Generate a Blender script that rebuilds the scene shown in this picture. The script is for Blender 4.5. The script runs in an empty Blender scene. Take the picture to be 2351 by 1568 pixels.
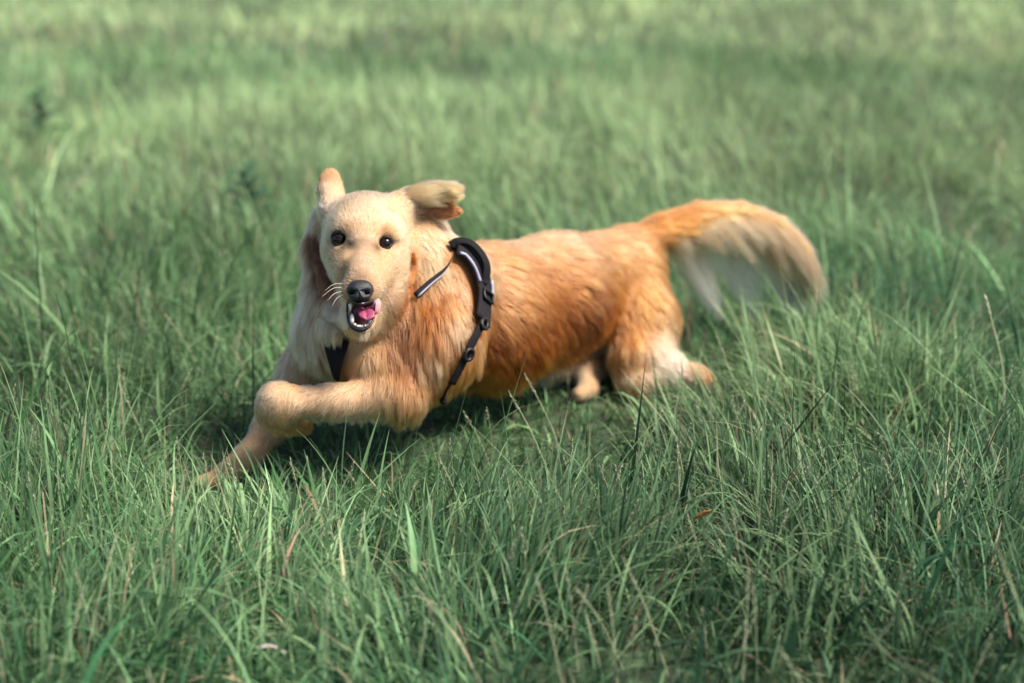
import bpy, math
import numpy as np
from mathutils import Vector
from mathutils.bvhtree import BVHTree
from mathutils.kdtree import KDTree

R = np.random.default_rng(7)
scene = bpy.context.scene
COL = scene.collection

# ------------------------------------------------------------------ camera
CAM_H, PITCH, LENS = 0.85, math.radians(19.0), 50.0
IMG_W, IMG_H = 2351.0, 1568.0
FPX = IMG_W * LENS / 36.0
cam_data = bpy.data.cameras.new("camera")
cam = bpy.data.objects.new("camera", cam_data)
COL.objects.link(cam)
cam.location = (0, 0, CAM_H)
cam.rotation_euler = (math.pi / 2 - PITCH, 0, 0)
cam_data.lens = LENS
cam_data.sensor_width = 36.0
cam_data.clip_start, cam_data.clip_end = 0.05, 2000
cam_data.dof.use_dof = True
cam_data.dof.focus_distance = 1.85
cam_data.dof.aperture_fstop = 2.0
scene.camera = cam

# ------------------------------------------------------------------ light
SUN_AZ, SUN_EL = math.radians(108), math.radians(54)      # azimuth clockwise from +Y: the sun stands to the right
world = bpy.data.worlds.new("World")
scene.world = world
world.use_nodes = True
wn = world.node_tree.nodes
sky = wn.new("ShaderNodeTexSky")
sky.sky_type = 'NISHITA'
sky.sun_disc = False
sky.sun_elevation = SUN_EL
sky.sun_rotation = SUN_AZ
sky.dust_density = 2.0
sky.air_density = 1.0
bg = wn["Background"]
bg.inputs["Strength"].default_value = 0.06
world.node_tree.links.new(sky.outputs[0], bg.inputs["Color"])
sun_l = bpy.data.lights.new("sun", 'SUN')
sun_l.energy = 3.0
sun_l.angle = math.radians(16)
sun_l.color = (1.0, 0.92, 0.82)
sun = bpy.data.objects.new("sun", sun_l)
COL.objects.link(sun)
sdir = Vector((math.sin(SUN_AZ) * math.cos(SUN_EL), math.cos(SUN_AZ) * math.cos(SUN_EL), math.sin(SUN_EL)))
sun.rotation_euler = sdir.to_track_quat('Z', 'Y').to_euler()
sun.location = sdir * 20
scene.view_settings.view_transform = 'Standard'
scene.view_settings.look = 'None'
scene.view_settings.gamma = 1.0
scene.view_settings.exposure = 1.5
scene.view_settings.use_curve_mapping = False
scene.cycles.use_denoising = True
scene.cycles.max_bounces = 10
scene.cycles.diffuse_bounces = 4
scene.cycles.transmission_bounces = 8
scene.cycles_curves.shape = 'RIBBONS'

# ------------------------------------------------------------------ helpers
CR = np.array([1.0, 0, 0])
CF = np.array([0, math.cos(PITCH), -math.sin(PITCH)])
CU = np.array([0, math.sin(PITCH), math.cos(PITCH)])
CAMP = np.array([0, 0, CAM_H])


def U(px, py, d):
    """The place in the field seen at picture point px, py, d metres along the view."""
    return CAMP + CF * d + CR * ((px - IMG_W / 2) * d / FPX) - CU * ((py - IMG_H / 2) * d / FPX)


def D(r, u, t=0.0):
    """A direction given as right, up, toward the viewer."""
    v = CR * r + CU * u - CF * t
    return v / np.linalg.norm(v)


def on_ground(px, py, z=0.0):
    a = CF + CR * ((px - IMG_W / 2) / FPX) - CU * ((py - IMG_H / 2) / FPX)
    return CAMP + a * ((z - CAM_H) / a[2])


def norm(v):
    return v / np.maximum(np.linalg.norm(v, axis=-1, keepdims=True), 1e-9)


def value_noise(x, y, scale, seed):
    g = np.random.default_rng(seed).random((64, 64))
    u, v = x / scale, y / scale
    i, j = np.floor(u).astype(int), np.floor(v).astype(int)
    f, h = u - i, v - j
    f, h = f * f * (3 - 2 * f), h * h * (3 - 2 * h)
    a, b = g[i % 64, j % 64], g[(i + 1) % 64, j % 64]
    c, e = g[i % 64, (j + 1) % 64], g[(i + 1) % 64, (j + 1) % 64]
    return (a * (1 - f) + b * f) * (1 - h) + (c * (1 - f) + e * f) * h


def link(name, data, mat=None, parent=None):
    o = bpy.data.objects.new(name, data)
    COL.objects.link(o)
    if mat is not None:
        data.materials.append(mat)
    if parent is not None:
        o.parent = parent
        o.matrix_parent_inverse = parent.matrix_world.inverted()
    return o


def mesh_obj(name, verts, faces, mat, parent=None, smooth=True):
    me = bpy.data.meshes.new(name)
    me.from_pydata([tuple(map(float, v)) for v in verts], [], [tuple(map(int, f)) for f in faces])
    if smooth:
        me.polygons.foreach_set("use_smooth", np.ones(len(me.polygons), bool))
    me.update()
    return link(name, me, mat, parent)


def big_mesh(name, verts, quads, mat, parent=None, color=None):
    me = bpy.data.meshes.new(name)
    me.vertices.add(len(verts))
    me.vertices.foreach_set("co", np.asarray(verts, np.float32).ravel())
    me.loops.add(quads.size)
    me.loops.foreach_set("vertex_index", quads.astype(np.int32).ravel())
    me.polygons.add(len(quads))
    me.polygons.foreach_set("loop_start", np.arange(0, quads.size, 4, dtype=np.int32))
    me.polygons.foreach_set("loop_total", np.full(len(quads), 4, np.int32))
    me.update(calc_edges=True)
    me.polygons.foreach_set("use_smooth", np.ones(len(quads), bool))
    if color is not None:
        at = me.attributes.new("tint", 'FLOAT_COLOR', 'POINT')
        c4 = np.ones((len(verts), 4), np.float32)
        c4[:, :3] = color
        at.data.foreach_set("color", c4.ravel())
    me.validate()
    return link(name, me, mat, parent)


def mat_basic(name, col, rough=0.5, spec=0.5, noise=0.0, nscale=60.0, bump=0.0, coat=0.0):
    m = bpy.data.materials.new(name)
    m.use_nodes = True
    nt = m.node_tree
    b = nt.nodes["Principled BSDF"]
    b.inputs["Base Color"].default_value = (*col, 1)
    b.inputs["Roughness"].default_value = rough
    b.inputs["Specular IOR Level"].default_value = spec
    b.inputs["Coat Weight"].default_value = coat
    b.inputs["Coat Roughness"].default_value = 0.08
    if noise or bump:
        tc = nt.nodes.new("ShaderNodeTexCoord")
        nz = nt.nodes.new("ShaderNodeTexNoise")
        nz.inputs["Scale"].default_value = nscale
        nz.inputs["Detail"].default_value = 4
        nt.links.new(tc.outputs["Object"], nz.inputs["Vector"])
        if noise:
            mx = nt.nodes.new("ShaderNodeMix")
            mx.data_type = 'RGBA'
            mx.inputs["A"].default_value = (*[c * (1 - noise) for c in col], 1)
            mx.inputs["B"].default_value = (*[min(1, c * (1 + noise)) for c in col], 1)
            nt.links.new(nz.outputs["Fac"], mx.inputs["Factor"])
            nt.links.new(mx.outputs["Result"], b.inputs["Base Color"])
        if bump:
            bp = nt.nodes.new("ShaderNodeBump")
            bp.inputs["Strength"].default_value = bump
            bp.inputs["Distance"].default_value = 0.002
            nt.links.new(nz.outputs["Fac"], bp.inputs["Height"])
            nt.links.new(bp.outputs["Normal"], b.inputs["Normal"])
    return m


def tube(path, radii, sides=8, cap=True, flat=None):
    """A swept tube: path (n,3), radii scalar or (n,). flat=(normals, ratio) squashes it into a band along normals."""
    path = np.asarray(path, float)
    n = len(path)
    radii = np.broadcast_to(np.asarray(radii, float), (n,))
    tan = norm(np.gradient(path, axis=0))
    if flat is not None:
        nr = np.asarray(flat[0], float)
    else:
        nr = np.tile([0.13, 0.31, 0.94], (n, 1))
    side = norm(np.cross(tan, nr))
    nr = norm(np.cross(side, tan))
    ratio = flat[1] if flat is not None else 1.0
    a = np.linspace(0, 2 * np.pi, sides, endpoint=False)
    ca, sa = np.cos(a), np.sin(a)
    if flat is not None:                                  # a rounded-rectangle section
        ca = np.sign(ca) * np.abs(ca) ** 0.45
        sa = np.sign(sa) * np.abs(sa) ** 0.45
    v = path[:, None] + radii[:, None, None] * (side[:, None] * ca[None, :, None] + nr[:, None] * sa[None, :, None] * ratio)
    v = v.reshape(-1, 3)
    f = []
    for i in range(n - 1):
        for j in range(sides):
            k = (j + 1) % sides
            f.append((i * sides + j, i * sides + k, (i + 1) * sides + k, (i + 1) * sides + j))
    if cap:
        f.append(tuple(range(sides - 1, -1, -1)))
        f.append(tuple(range((n - 1) * sides, n * sides)))
    return v, f


def spline(pts, n):
    """Catmull-Rom through pts, n samples."""
    p = np.asarray(pts, float)
    p = np.vstack([2 * p[0] - p[1], p, 2 * p[-1] - p[-2]])
    m = len(p) - 3
    t = np.linspace(0, m - 1e-6, n)
    i = t.astype(int)
    f = (t - i)[:, None]
    a, b, c, d = p[i], p[i + 1], p[i + 2], p[i + 3]
    return 0.5 * (2 * b + (c - a) * f + (2 * a - 5 * b + 4 * c - d) * f ** 2 + (3 * b - a - 3 * c + d) * f ** 3)


def ellipsoid(c, ax, seg=20, rings=12):
    """ax: three orthogonal vectors already scaled by their radii."""
    c = np.asarray(c, float)
    v, f = [], []
    for i in range(rings + 1):
        th = math.pi * i / rings
        for j in range(seg):
            ph = 2 * math.pi * j / seg
            v.append(c + ax[0] * math.sin(th) * math.cos(ph) + ax[1] * math.sin(th) * math.sin(ph) + ax[2] * math.cos(th))
    for i in range(rings):
        for j in range(seg):
            k = (j + 1) % seg
            f.append((i * seg + j, (i + 1) * seg + j, (i + 1) * seg + k, i * seg + k))
    return v, f


def merge(*parts):
    V, F = [], []
    for v, f in parts:
        o = len(V)
        V.extend(v)
        F.extend([tuple(i + o for i in q) for q in f])
    return V, F


def tag(o, label=None, cat=None, group=None, kind=None):
    for k, v in (("label", label), ("category", cat), ("group", group), ("kind", kind)):
        if v:
            o[k] = v
    return o


# ------------------------------------------------------------------ ground
def soil_material():
    m = bpy.data.materials.new("soil")
    m.use_nodes = True
    nt = m.node_tree
    b = nt.nodes["Principled BSDF"]
    b.inputs["Roughness"].default_value = 0.95
    tc = nt.nodes.new("ShaderNodeTexCoord")
    n1 = nt.nodes.new("ShaderNodeTexNoise")
    n1.inputs["Scale"].default_value = 30
    n1.inputs["Detail"].default_value = 8
    rp = nt.nodes.new("ShaderNodeValToRGB")
    rp.color_ramp.elements[0].position = 0.3
    rp.color_ramp.elements[0].color = (0.020, 0.026, 0.013, 1)
    rp.color_ramp.elements[1].position = 0.75
    rp.color_ramp.elements[1].color = (0.050, 0.090, 0.036, 1)
    nt.links.new(tc.outputs["Object"], n1.inputs["Vector"])
    nt.links.new(n1.outputs["Fac"], rp.inputs["Fac"])
    nt.links.new(rp.outputs["Color"], b.inputs["Base Color"])
    bp = nt.nodes.new("ShaderNodeBump")
    bp.inputs["Distance"].default_value = 0.01
    nt.links.new(n1.outputs["Fac"], bp.inputs["Height"])
    nt.links.new(bp.outputs["Normal"], b.inputs["Normal"])
    return m


gs = 600.0
ground = mesh_obj("ground", [(-gs, -gs, 0), (gs, -gs, 0), (gs, gs, 0), (-gs, gs, 0)], [(0, 1, 2, 3)], soil_material(), smooth=False)
tag(ground, "dark soil and thatch of the grassy field", "ground", kind="structure")

# ------------------------------------------------------------------ the dog's body as a distance field
# coat colours (linear)
CREAM = (0.47, 0.300, 0.160)
WHITE = (0.62, 0.44, 0.27)
GOLD = (0.32, 0.105, 0.017)
SAND = (0.41, 0.182, 0.052)
RUST = (0.21, 0.047, 0.003)
DEEP = (0.060, 0.018, 0.006)  # darkest russet; also paints the shade in recesses

BACK = U(1450, 600, 2.42) - U(1050, 640, 2.12)
BACK = BACK / np.linalg.norm(BACK)
DOWN = np.array([0, 0, -1.0])
NOSE = U(827, 655, 1.868)

PR = []      # each: dict(a, b, ra, rb, k, flow, len, lift, col)


def cone(p, q, k=0.03, flow=None, ln=0.02, lift=0.35, col=GOLD, amp=1.0):
    PR.append(dict(a=U(*p[:3]), b=U(*q[:3]), ra=p[3], rb=q[3], k=k, flow=flow, ln=ln, lift=lift, col=np.array(col), ell=None, amp=amp))


def ball(p, rad, k=0.02, flow=None, ln=0.02, lift=0.35, col=GOLD, amp=1.0):
    """An ellipsoid with radii right, up, toward."""
    PR.append(dict(a=U(*p), b=U(*p), ra=max(rad), rb=max(rad), k=k, flow=flow, ln=ln, lift=lift, col=np.array(col), ell=np.array(rad, float), amp=amp))


FACE = "face"
FLANK = BACK * 0.75 + DOWN * 0.75
RUFF = D(-0.05, -1.0, 0.1)
# trunk
cone((915, 738, 2.10, .092), (1110, 732, 2.20, .096), .05, FLANK, .032, .35, GOLD)
cone((1110, 732, 2.20, .096), (1270, 694, 2.31, .088), .05, FLANK, .034, .32, GOLD)
cone((1270, 680, 2.31, .086), (1420, 622, 2.42, .055), .05, FLANK, .030, .32, GOLD)
cone((1050, 668, 2.15, .054), (1250, 626, 2.30, .040), .05, BACK * .9 + DOWN * .3, .022, .24, SAND)
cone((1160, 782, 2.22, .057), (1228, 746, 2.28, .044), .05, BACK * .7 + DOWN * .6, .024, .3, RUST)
cone((1290, 626, 2.35, .052), (1420, 610, 2.43, .043), .05, BACK * .9 + DOWN * .3, .022, .3, SAND)
# neck and chest
cone((905, 590, 2.06, .056), (975, 660, 2.11, .072), .05, D(.35, -1, 0), .034, .3, (.50, .31, .155))
cone((835, 640, 2.06, .055), (815, 745, 2.06, .060), .05, RUFF, .050, .35, CREAM)
cone((770, 640, 2.05, .032), (768, 735, 2.06, .036), .05, RUFF, .046, .4, WHITE)
cone((820, 760, 2.05, .062), (880, 810, 2.05, .062), .05, RUFF, .034, .35, CREAM)
cone((742, 505, 2.065, .018), (736, 570, 2.065, .022), .02, D(-.7, -1, 0), .018, .4, WHITE)
cone((736, 570, 2.065, .022), (745, 650, 2.06, .026), .02, D(-.4, -1, 0), .020, .4, WHITE)
cone((965, 545, 2.055, .036), (985, 590, 2.075, .034), .03, D(.45, -1, 0), .030, .3, (.50, .31, .155))
# near shoulder and folded foreleg
cone((1010, 660, 2.06, .062), (985, 780, 2.03, .072), .04, D(.15, -1, 0), .036, .3, GOLD)
cone((985, 770, 2.03, .062), (925, 905, 1.985, .032), .035, D(.1, -1, 0), .026, .35, GOLD)
cone((850, 830, 2.00, .042), (915, 905, 1.985, .030), .03, D(.1, -1, 0), .022, .35, SAND)
cone((918, 908, 1.98, .026), (770, 920, 1.955, .0205), .02, D(-.6, -.8, 0), .018, .35, (.47, .29, .16))
cone((770, 920, 1.955, .0205), (640, 922, 1.935, .0215), .02, D(-.6, -.8, 0), .013, .35, (.47, .29, .16))
cone((635, 920, 1.935, .0235), (630, 942, 1.945, .0225), .02, D(-.3, -1, 0), .009, .35, CREAM)
cone((630, 942, 1.945, .0225), (652, 968, 1.975, .0165), .015, D(.6, -1, 0), .010, .35, SAND)
cone((652, 968, 1.975, .0165), (692, 975, 2.02, .0145), .015, D(1, -.2, 0), .010, .35, SAND)
# far foreleg reaching down into the grass
cone((770, 765, 2.12, .052), (705, 860, 2.115, .040), .04, D(-.4, -1, 0), .026, .3, CREAM)
cone((705, 860, 2.115, .040), (625, 975, 2.075, .0225), .02, D(-.4, -.9, 0), .014, .3, CREAM)
cone((625, 975, 2.075, .0225), (572, 1045, 2.04, .0175), .02, D(-.4, -.9, 0), .012, .3, CREAM)
cone((572, 1045, 2.04, .0175), (515, 1092, 2.015, .0185), .015, D(-.8, -.6, 0), .010, .3, CREAM)
for (qx, qy, qd) in ((458, 1104, 1.985), (452, 1114, 2.00), (464, 1124, 2.01)):
    cone((512, 1098, 2.012, .014), (qx, qy, qd, .009), .006, D(-.9, -.4, 0), .006, .3, CREAM)
# hindquarters: near leg pushing off
cone((1432, 630, 2.42, .062), (1470, 735, 2.39, .056), .04, BACK * .3 + DOWN, .030, .3, GOLD)
cone((1470, 735, 2.39, .056), (1480, 820, 2.36, .044), .03, D(.3, -1, 0), .030, .35, SAND)
cone((1440, 700, 2.37, .034), (1450, 815, 2.33, .030), .025, D(.15, -1, 0), .028, .35, GOLD)
cone((1450, 815, 2.33, .030), (1455, 880, 2.33, .026), .02, D(.2, -1, 0), .022, .35, SAND)
cone((1455, 872, 2.32, .024), (1530, 855, 2.35, .028), .02, D(.6, -.8, 0), .024, .35, CREAM)
cone((1496, 815, 2.35, .036), (1542, 852, 2.35, .025), .02, D(.6, -.8, 0), .024, .35, WHITE)
cone((1545, 858, 2.35, .024), (1598, 866, 2.34, .019), .015, D(.9, -.3, 0), .012, .3, CREAM)
cone((1598, 866, 2.34, .021), (1622, 884, 2.33, .020), .012, D(.3, -1, 0), .008, .3, SAND)
# hindquarters: far leg under the body
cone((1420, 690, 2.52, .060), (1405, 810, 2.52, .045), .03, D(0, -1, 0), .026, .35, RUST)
cone((1405, 810, 2.50, .040), (1345, 848, 2.38, .025), .02, D(-.4, -1, 0), .016, .35, CREAM)
cone((1345, 845, 2.38, .024), (1352, 893, 2.33, .016), .012, D(0, -1, 0), .010, .35, CREAM)
cone((1352, 893, 2.33, .015), (1330, 905, 2.31, .012), .012, D(-.6, -.6, 0), .008, .35, CREAM)
cone((1285, 835, 2.36, .026), (1262, 850, 2.33, .016), .02, D(-.3, -1, 0), .022, .4, WHITE)
# tail (bone and flesh; the plume is fur)
TAIL = [U(1445, 572, 2.425), U(1510, 537, 2.45), U(1600, 498, 2.48), U(1690, 487, 2.51), U(1775, 510, 2.54), U(1835, 560, 2.56), U(1858, 605, 2.57)]
TRAD = [.034, .030, .024, .018, .015, .011, .006]
for i in range(6):
    fl = TAIL[i + 1] - TAIL[i]
    fl = fl / np.linalg.norm(fl)
    PR.append(dict(a=TAIL[i], b=TAIL[i + 1], ra=TRAD[i], rb=TRAD[i + 1], k=.02 if i == 0 else .003, flow=fl + DOWN * .25, ln=.034, lift=.22,
                   col=np.array(GOLD if i < 2 else SAND), ell=None, amp=1.0))
# head
ball((843, 527, 2.010), (.060, .054, .066), .02, FACE, .012, .28, CREAM)
ball((843, 560, 2.000), (.056, .052, .060), .02, FACE, .012, .28, CREAM)
cone((796, 521, 1.962, .023), (806, 516, 1.964, .022), .015, FACE, .009, .25, CREAM)
cone((880, 526, 1.964, .022), (890, 530, 1.964, .022), .015, FACE, .009, .25, CREAM)
cone((834, 540, 1.958, .026), (829, 630, 1.902, .0195), .015, FACE, .006, .2, CREAM)
cone((798, 600, 1.955, .026), (806, 655, 1.905, .0185), .015, FACE, .007, .2, CREAM)
cone((868, 605, 1.955, .028), (852, 660, 1.905, .0190), .015, FACE, .007, .2, CREAM)
cone((812, 676, 1.903, .0150), (848, 680, 1.903, .0155), .012, FACE, .006, .25, CREAM)
cone((788, 578, 1.980, .028), (812, 658, 1.955, .020), .015, FACE, .012, .28, CREAM)
cone((896, 592, 1.985, .030), (876, 680, 1.960, .028), .015, FACE, .014, .28, CREAM)
cone((875, 690, 1.965, .026), (880, 725, 1.985, .030), .02, D(.1, -1, 0), .018, .3, CREAM)
cone((829, 738, 1.905, .0205), (832, 720, 1.975, .034), .015, D(0, -1, -.3), .014, .3, CREAM)
cone((832, 690, 1.99, .045), (850, 640, 2.03, .06), .03, D(0, -1, -.3), .02, .3, CREAM)
# ear folds over the side of the head (ear bases) and flaps
cone((930, 470, 2.020, .022), (985, 462, 2.030, .012), .02, D(1, .25, 0), .030, .25, CREAM)
ball((988, 458, 2.035), (.026, .011, .007), .012, D(1, .3, 0), .030, .25, SAND)
ball((1016, 485, 2.030), (.0280, .0125, .007), .006, D(1, .05, 0), .006, .2, RUST)
cone((768, 485, 2.025, .024), (760, 450, 2.035, .018), .015, D(0, 1, 0), .010, .25, WHITE)
ball((758, 426, 2.040), (.0190, .0265, .007), .012, D(.1, 1, 0), .005, .2, SAND)

# subtracted: eye sockets and the open mouth
EYES = [(780, 549, 1.938, 0.0106), (885, 558, 1.938, 0.0092)]
CUTS = [(U(779, 549, 1.935), np.array([.0125, .0100, .014]), .008), (U(886, 558, 1.935), np.array([.0118, .0093, .014]), .008),
        (U(829, 724, 1.885), np.array([.0155, .0185, .060]), .005)]

GROOVES = [([(716, 545, 2.0), (727, 590, 1.985), (738, 630, 1.975), (756, 672, 1.965), (768, 700, 1.96)], .0130), ([(946, 575, 2.0), (948, 610, 1.985), (936, 655, 1.97)], .0060)]
VOX = 0.004
lo = np.min([np.minimum(p['a'], p['b']) - max(p['ra'], p['rb']) for p in PR], axis=0) - 0.03
hi = np.max([np.maximum(p['a'], p['b']) + max(p['ra'], p['rb']) for p in PR], axis=0) + 0.03
DIM = np.ceil((hi - lo) / VOX).astype(int) + 1
GRID = np.full(DIM, 0.12, np.float32)
CAMB = np.stack([CR, CU, -CF])       # rows: right, up, toward


def prim_dist(p, pts):
    if p['ell'] is not None:
        q = (pts - p['a']) @ CAMB.T
        k0 = np.linalg.norm(q / p['ell'], axis=-1)
        k1 = np.linalg.norm(q / p['ell'] ** 2, axis=-1)
        return k0 * (k0 - 1.0) / np.maximum(k1, 1e-6)
    ab = p['b'] - p['a']
    L = ab @ ab
    t = np.clip(((pts - p['a']) @ ab) / max(L, 1e-9), 0, 1)
    return np.linalg.norm(pts - p['a'] - t[..., None] * ab, axis=-1) - (p['ra'] + (p['rb'] - p['ra']) * t)


def smin(a, b, k):
    h = np.maximum(k - np.abs(a - b), 0) / k
    return np.minimum(a, b) - h * h * k * 0.25


def box_of(c0, c1, pad):
    i0 = np.clip(np.floor((c0 - pad - lo) / VOX).astype(int), 0, DIM - 1)
    i1 = np.clip(np.ceil((c1 + pad - lo) / VOX).astype(int) + 1, 1, DIM)
    sl = tuple(slice(a, b) for a, b in zip(i0, i1))
    ax = [lo[k] + VOX * np.arange(i0[k], i1[k]) for k in range(3)]
    pts = np.stack(np.meshgrid(*ax, indexing='ij'), -1)
    return sl, pts


for p in PR:
    r = max(p['ra'], p['rb'])
    sl, pts = box_of(np.minimum(p['a'], p['b']), np.maximum(p['a'], p['b']), r + p['k'] + 0.05)
    GRID[sl] = smin(GRID[sl], prim_dist(p, pts).astype(np.float32), p['k'])
def march(px, py):
    t, u = 1.7, U(px, py, 1.0) - CAMP
    for _ in range(80):
        dd = float(_grid(CAMP + u * t))
        t += max(dd, 0) * .9
        if dd < .0006:
            break
    return t


def _grid(q):
    i = np.clip(np.round((q - lo) / VOX).astype(int), 0, np.array(DIM) - 1)
    return GRID[tuple(i)] if np.all((q > lo) & (q < hi)) else .03


EYES = [(x, y, march(x, y), r) for x, y, d_, r in EYES]
CUTS[0] = (U(EYES[0][0], EYES[0][1], EYES[0][2] + .003), np.array([.0112, .0085, .012]), .004)
CUTS[1] = (U(EYES[1][0], EYES[1][1], EYES[1][2] + .003), np.array([.0104, .0080, .012]), .004)
DENTS = [(804, 566, .0112, .010), (866, 571, .0115, .010), (836, 555, .0110, .012), (773, 632, .0105, .014), (700, 962, .011, .010), (688, 893, .007, .010)]
for x, y, gr, k in DENTS:
    c = U(x, y, march(x, y) - gr * .75)
    sl, pts = box_of(c, c, gr + .03)
    GRID[sl] = -smin(-GRID[sl], (np.linalg.norm(pts - c, axis=-1) - gr).astype(np.float32), k)
for pl, gr in GROOVES:
    pl = [U(x, y, march(x, y) - .001) for x, y, d_ in pl]
    for a_, b_ in zip(pl[:-1], pl[1:]):
        sl, pts = box_of(np.minimum(a_, b_), np.maximum(a_, b_), .04)
        GRID[sl] = -smin(-GRID[sl], prim_dist(dict(a=a_, b=b_, ra=gr, rb=gr, ell=None), pts).astype(np.float32), .012)
for c, rad, k in CUTS:
    sl, pts = box_of(c - rad.max(), c + rad.max(), 0.02)
    q = (pts - c) @ CAMB.T
    k0 = np.linalg.norm(q / rad, axis=-1)
    k1 = np.linalg.norm(q / rad ** 2, axis=-1)
    dd = k0 * (k0 - 1.0) / np.maximum(k1, 1e-6)
    GRID[sl] = -smin(-GRID[sl], dd.astype(np.float32), k)


def surface_nets(g):
    """Vertices (grid units) and quads of the zero surface of g."""
    s = g < 0
    nx, ny, nz = g.shape
    cs = np.zeros((nx - 1, ny - 1, nz - 1), np.int8)
    for dx in (0, 1):
        for dy in (0, 1):
            for dz in (0, 1):
                cs += s[dx:nx - 1 + dx, dy:ny - 1 + dy, dz:nz - 1 + dz]
    act = (cs > 0) & (cs < 8)
    idx = np.full(act.shape, -1, np.int64)
    c = np.argwhere(act)
    idx[act] = np.arange(len(c))
    acc = np.zeros((len(c), 3))
    cnt = np.zeros(len(c))
    corner = [(a, b, d) for a in (0, 1) for b in (0, 1) for d in (0, 1)]
    for i, A in enumerate(corner):
        for B in corner[i + 1:]:
            if sum(abs(np.subtract(A, B))) != 1:
                continue
            va = g[c[:, 0] + A[0], c[:, 1] + A[1], c[:, 2] + A[2]]
            vb = g[c[:, 0] + B[0], c[:, 1] + B[1], c[:, 2] + B[2]]
            m = (va < 0) != (vb < 0)
            t = np.where(m, va / np.where(m, va - vb, 1), 0)[:, None]
            acc += np.where(m[:, None], np.array(A) * (1 - t) + np.array(B) * t, 0)
            cnt += m
    v = c + acc / cnt[:, None]
    quads = []
    for ax in range(3):
        o1, o2 = [(1, 2), (2, 0), (0, 1)][ax]
        a = [slice(1, -1)] * 3
        b = [slice(1, -1)] * 3
        a[ax] = slice(0, -1)
        b[ax] = slice(1, None)
        sa, sb = s[tuple(a)], s[tuple(b)]
        for flip in (0, 1):
            e = np.argwhere((sa & ~sb) if not flip else (~sa & sb))
            off = np.ones(3, int)
            off[ax] = 0
            e = e + off
            d1, d2 = np.zeros(3, int), np.zeros(3, int)
            d1[o1], d2[o2] = 1, 1
            q = [idx[tuple((e - w).T)] for w in (d1 + d2, d2, np.zeros(3, int), d1)]
            q = np.stack(q, 1)
            quads.append(q[:, ::-1] if flip else q)
    return v, np.vstack(quads)


bv, bq = surface_nets(GRID)
bv = lo + bv * VOX
# keep the largest connected shell
par = np.arange(len(bv))
e = np.vstack([bq[:, [0, 1]], bq[:, [1, 2]], bq[:, [2, 3]], bq[:, [3, 0]]])
for _ in range(60):
    m = np.minimum(par[e[:, 0]], par[e[:, 1]])
    old = par.copy()
    np.minimum.at(par, e[:, 0], m)
    np.minimum.at(par, e[:, 1], m)
    par = par[par]
    if (old == par).all():
        break
# two rounds of smoothing
for _ in range(2):
    acc = np.zeros_like(bv)
    cn = np.zeros(len(bv))
    for a, b in ((0, 1), (1, 0)):
        np.add.at(acc, e[:, a], bv[e[:, b]])
        np.add.at(cn, e[:, a], 1)
    bv = bv * 0.5 + acc / cn[:, None] * 0.5


def grid_at(pts):
    """Distance to the body, trilinear; large outside the grid."""
    u = (pts - lo) / VOX
    ok = np.all((u >= 0) & (u < np.array(DIM) - 1.001), axis=-1)
    u = np.clip(u, 0, np.array(DIM) - 1.001)
    i = u.astype(int)
    f = u - i
    r = 0
    for a in (0, 1):
        for b in (0, 1):
            for c in (0, 1):
                w = (f[..., 0] if a else 1 - f[..., 0]) * (f[..., 1] if b else 1 - f[..., 1]) * (f[..., 2] if c else 1 - f[..., 2])
                r = r + w * GRID[i[..., 0] + a, i[..., 1] + b, i[..., 2] + c]
    return np.where(ok, r, 1.0)


def coat(pts):
    """Coat colour, fur length, lift and flow at points on the skin."""
    W = np.zeros(len(pts))
    colr, fl = np.zeros((len(pts), 3)), np.zeros((len(pts), 3))
    ln, lf = np.zeros(len(pts)), np.zeros(len(pts))
    for p in PR:
        d = np.maximum(prim_dist(p, pts), -0.01)
        w = np.exp(-d / 0.0075) + 1e-12
        f = p['flow']
        f = norm(pts - (NOSE - CU * 0.03 - CF * 0.03)) if isinstance(f, str) else np.broadcast_to(f / np.linalg.norm(f), pts.shape)
        W += w
        colr += w[:, None] * p['col']
        fl += w[:, None] * f
        ln += w * p['ln']
        lf += w * p['lift']
    colr /= W[:, None]
    for (c, rad, cc, s) in PATCHES:
        k = np.exp(-(np.linalg.norm(pts - c, axis=1) / rad) ** 2) * s
        colr = colr * (1 - k[:, None]) + np.array(cc) * k[:, None]
    return colr, ln / W, lf / W, norm(fl)


def patch(px, py, d, rad, col, s=0.9):
    m = march(px, py)
    PATCHES.append((U(px, py, m if m < 2.75 else d), rad, col, s))


PATCHES = []
patch(719, 560, 2.025, .015, DEEP, .97)  # left cheek recess: russet coat with its shade painted in
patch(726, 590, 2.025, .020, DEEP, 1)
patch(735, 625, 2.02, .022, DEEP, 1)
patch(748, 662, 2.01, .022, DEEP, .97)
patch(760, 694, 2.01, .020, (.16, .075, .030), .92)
patch(762, 600, 1.96, .016, CREAM, .9)
patch(772, 640, 1.95, .013, CREAM, .8)
patch(705, 545, 2.04, .012, RUST, .6)
patch(700, 600, 2.05, .016, CREAM, .7)
patch(700, 650, 2.04, .018, WHITE, .8)
patch(760, 690, 2.00, .026, (.45, .24, .10), .7)
patch(948, 585, 2.00, .011, RUST, .95)  # right cheek groove: russet, recess shadow included in the colour
patch(947, 615, 2.00, .012, RUST, .95)
patch(936, 650, 2.00, .014, RUST, .95)
patch(925, 690, 2.0, .012, GOLD, .8)
patch(905, 690, 1.99, .016, RUST, .4)
patch(968, 492, 2.03, .016, DEEP, .95)
patch(1035, 482, 2.03, .022, (.27, .085, .03), .9)
patch(758, 408, 2.035, .030, (.50, .31, .175), .75)
patch(945, 790, 1.97, .050, RUST, .85)
patch(1000, 700, 1.99, .050, RUST, .75)
patch(1010, 780, 1.99, .030, RUST, .6)
patch(990, 560, 2.05, .030, (.52, .34, .18), .8)
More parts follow.
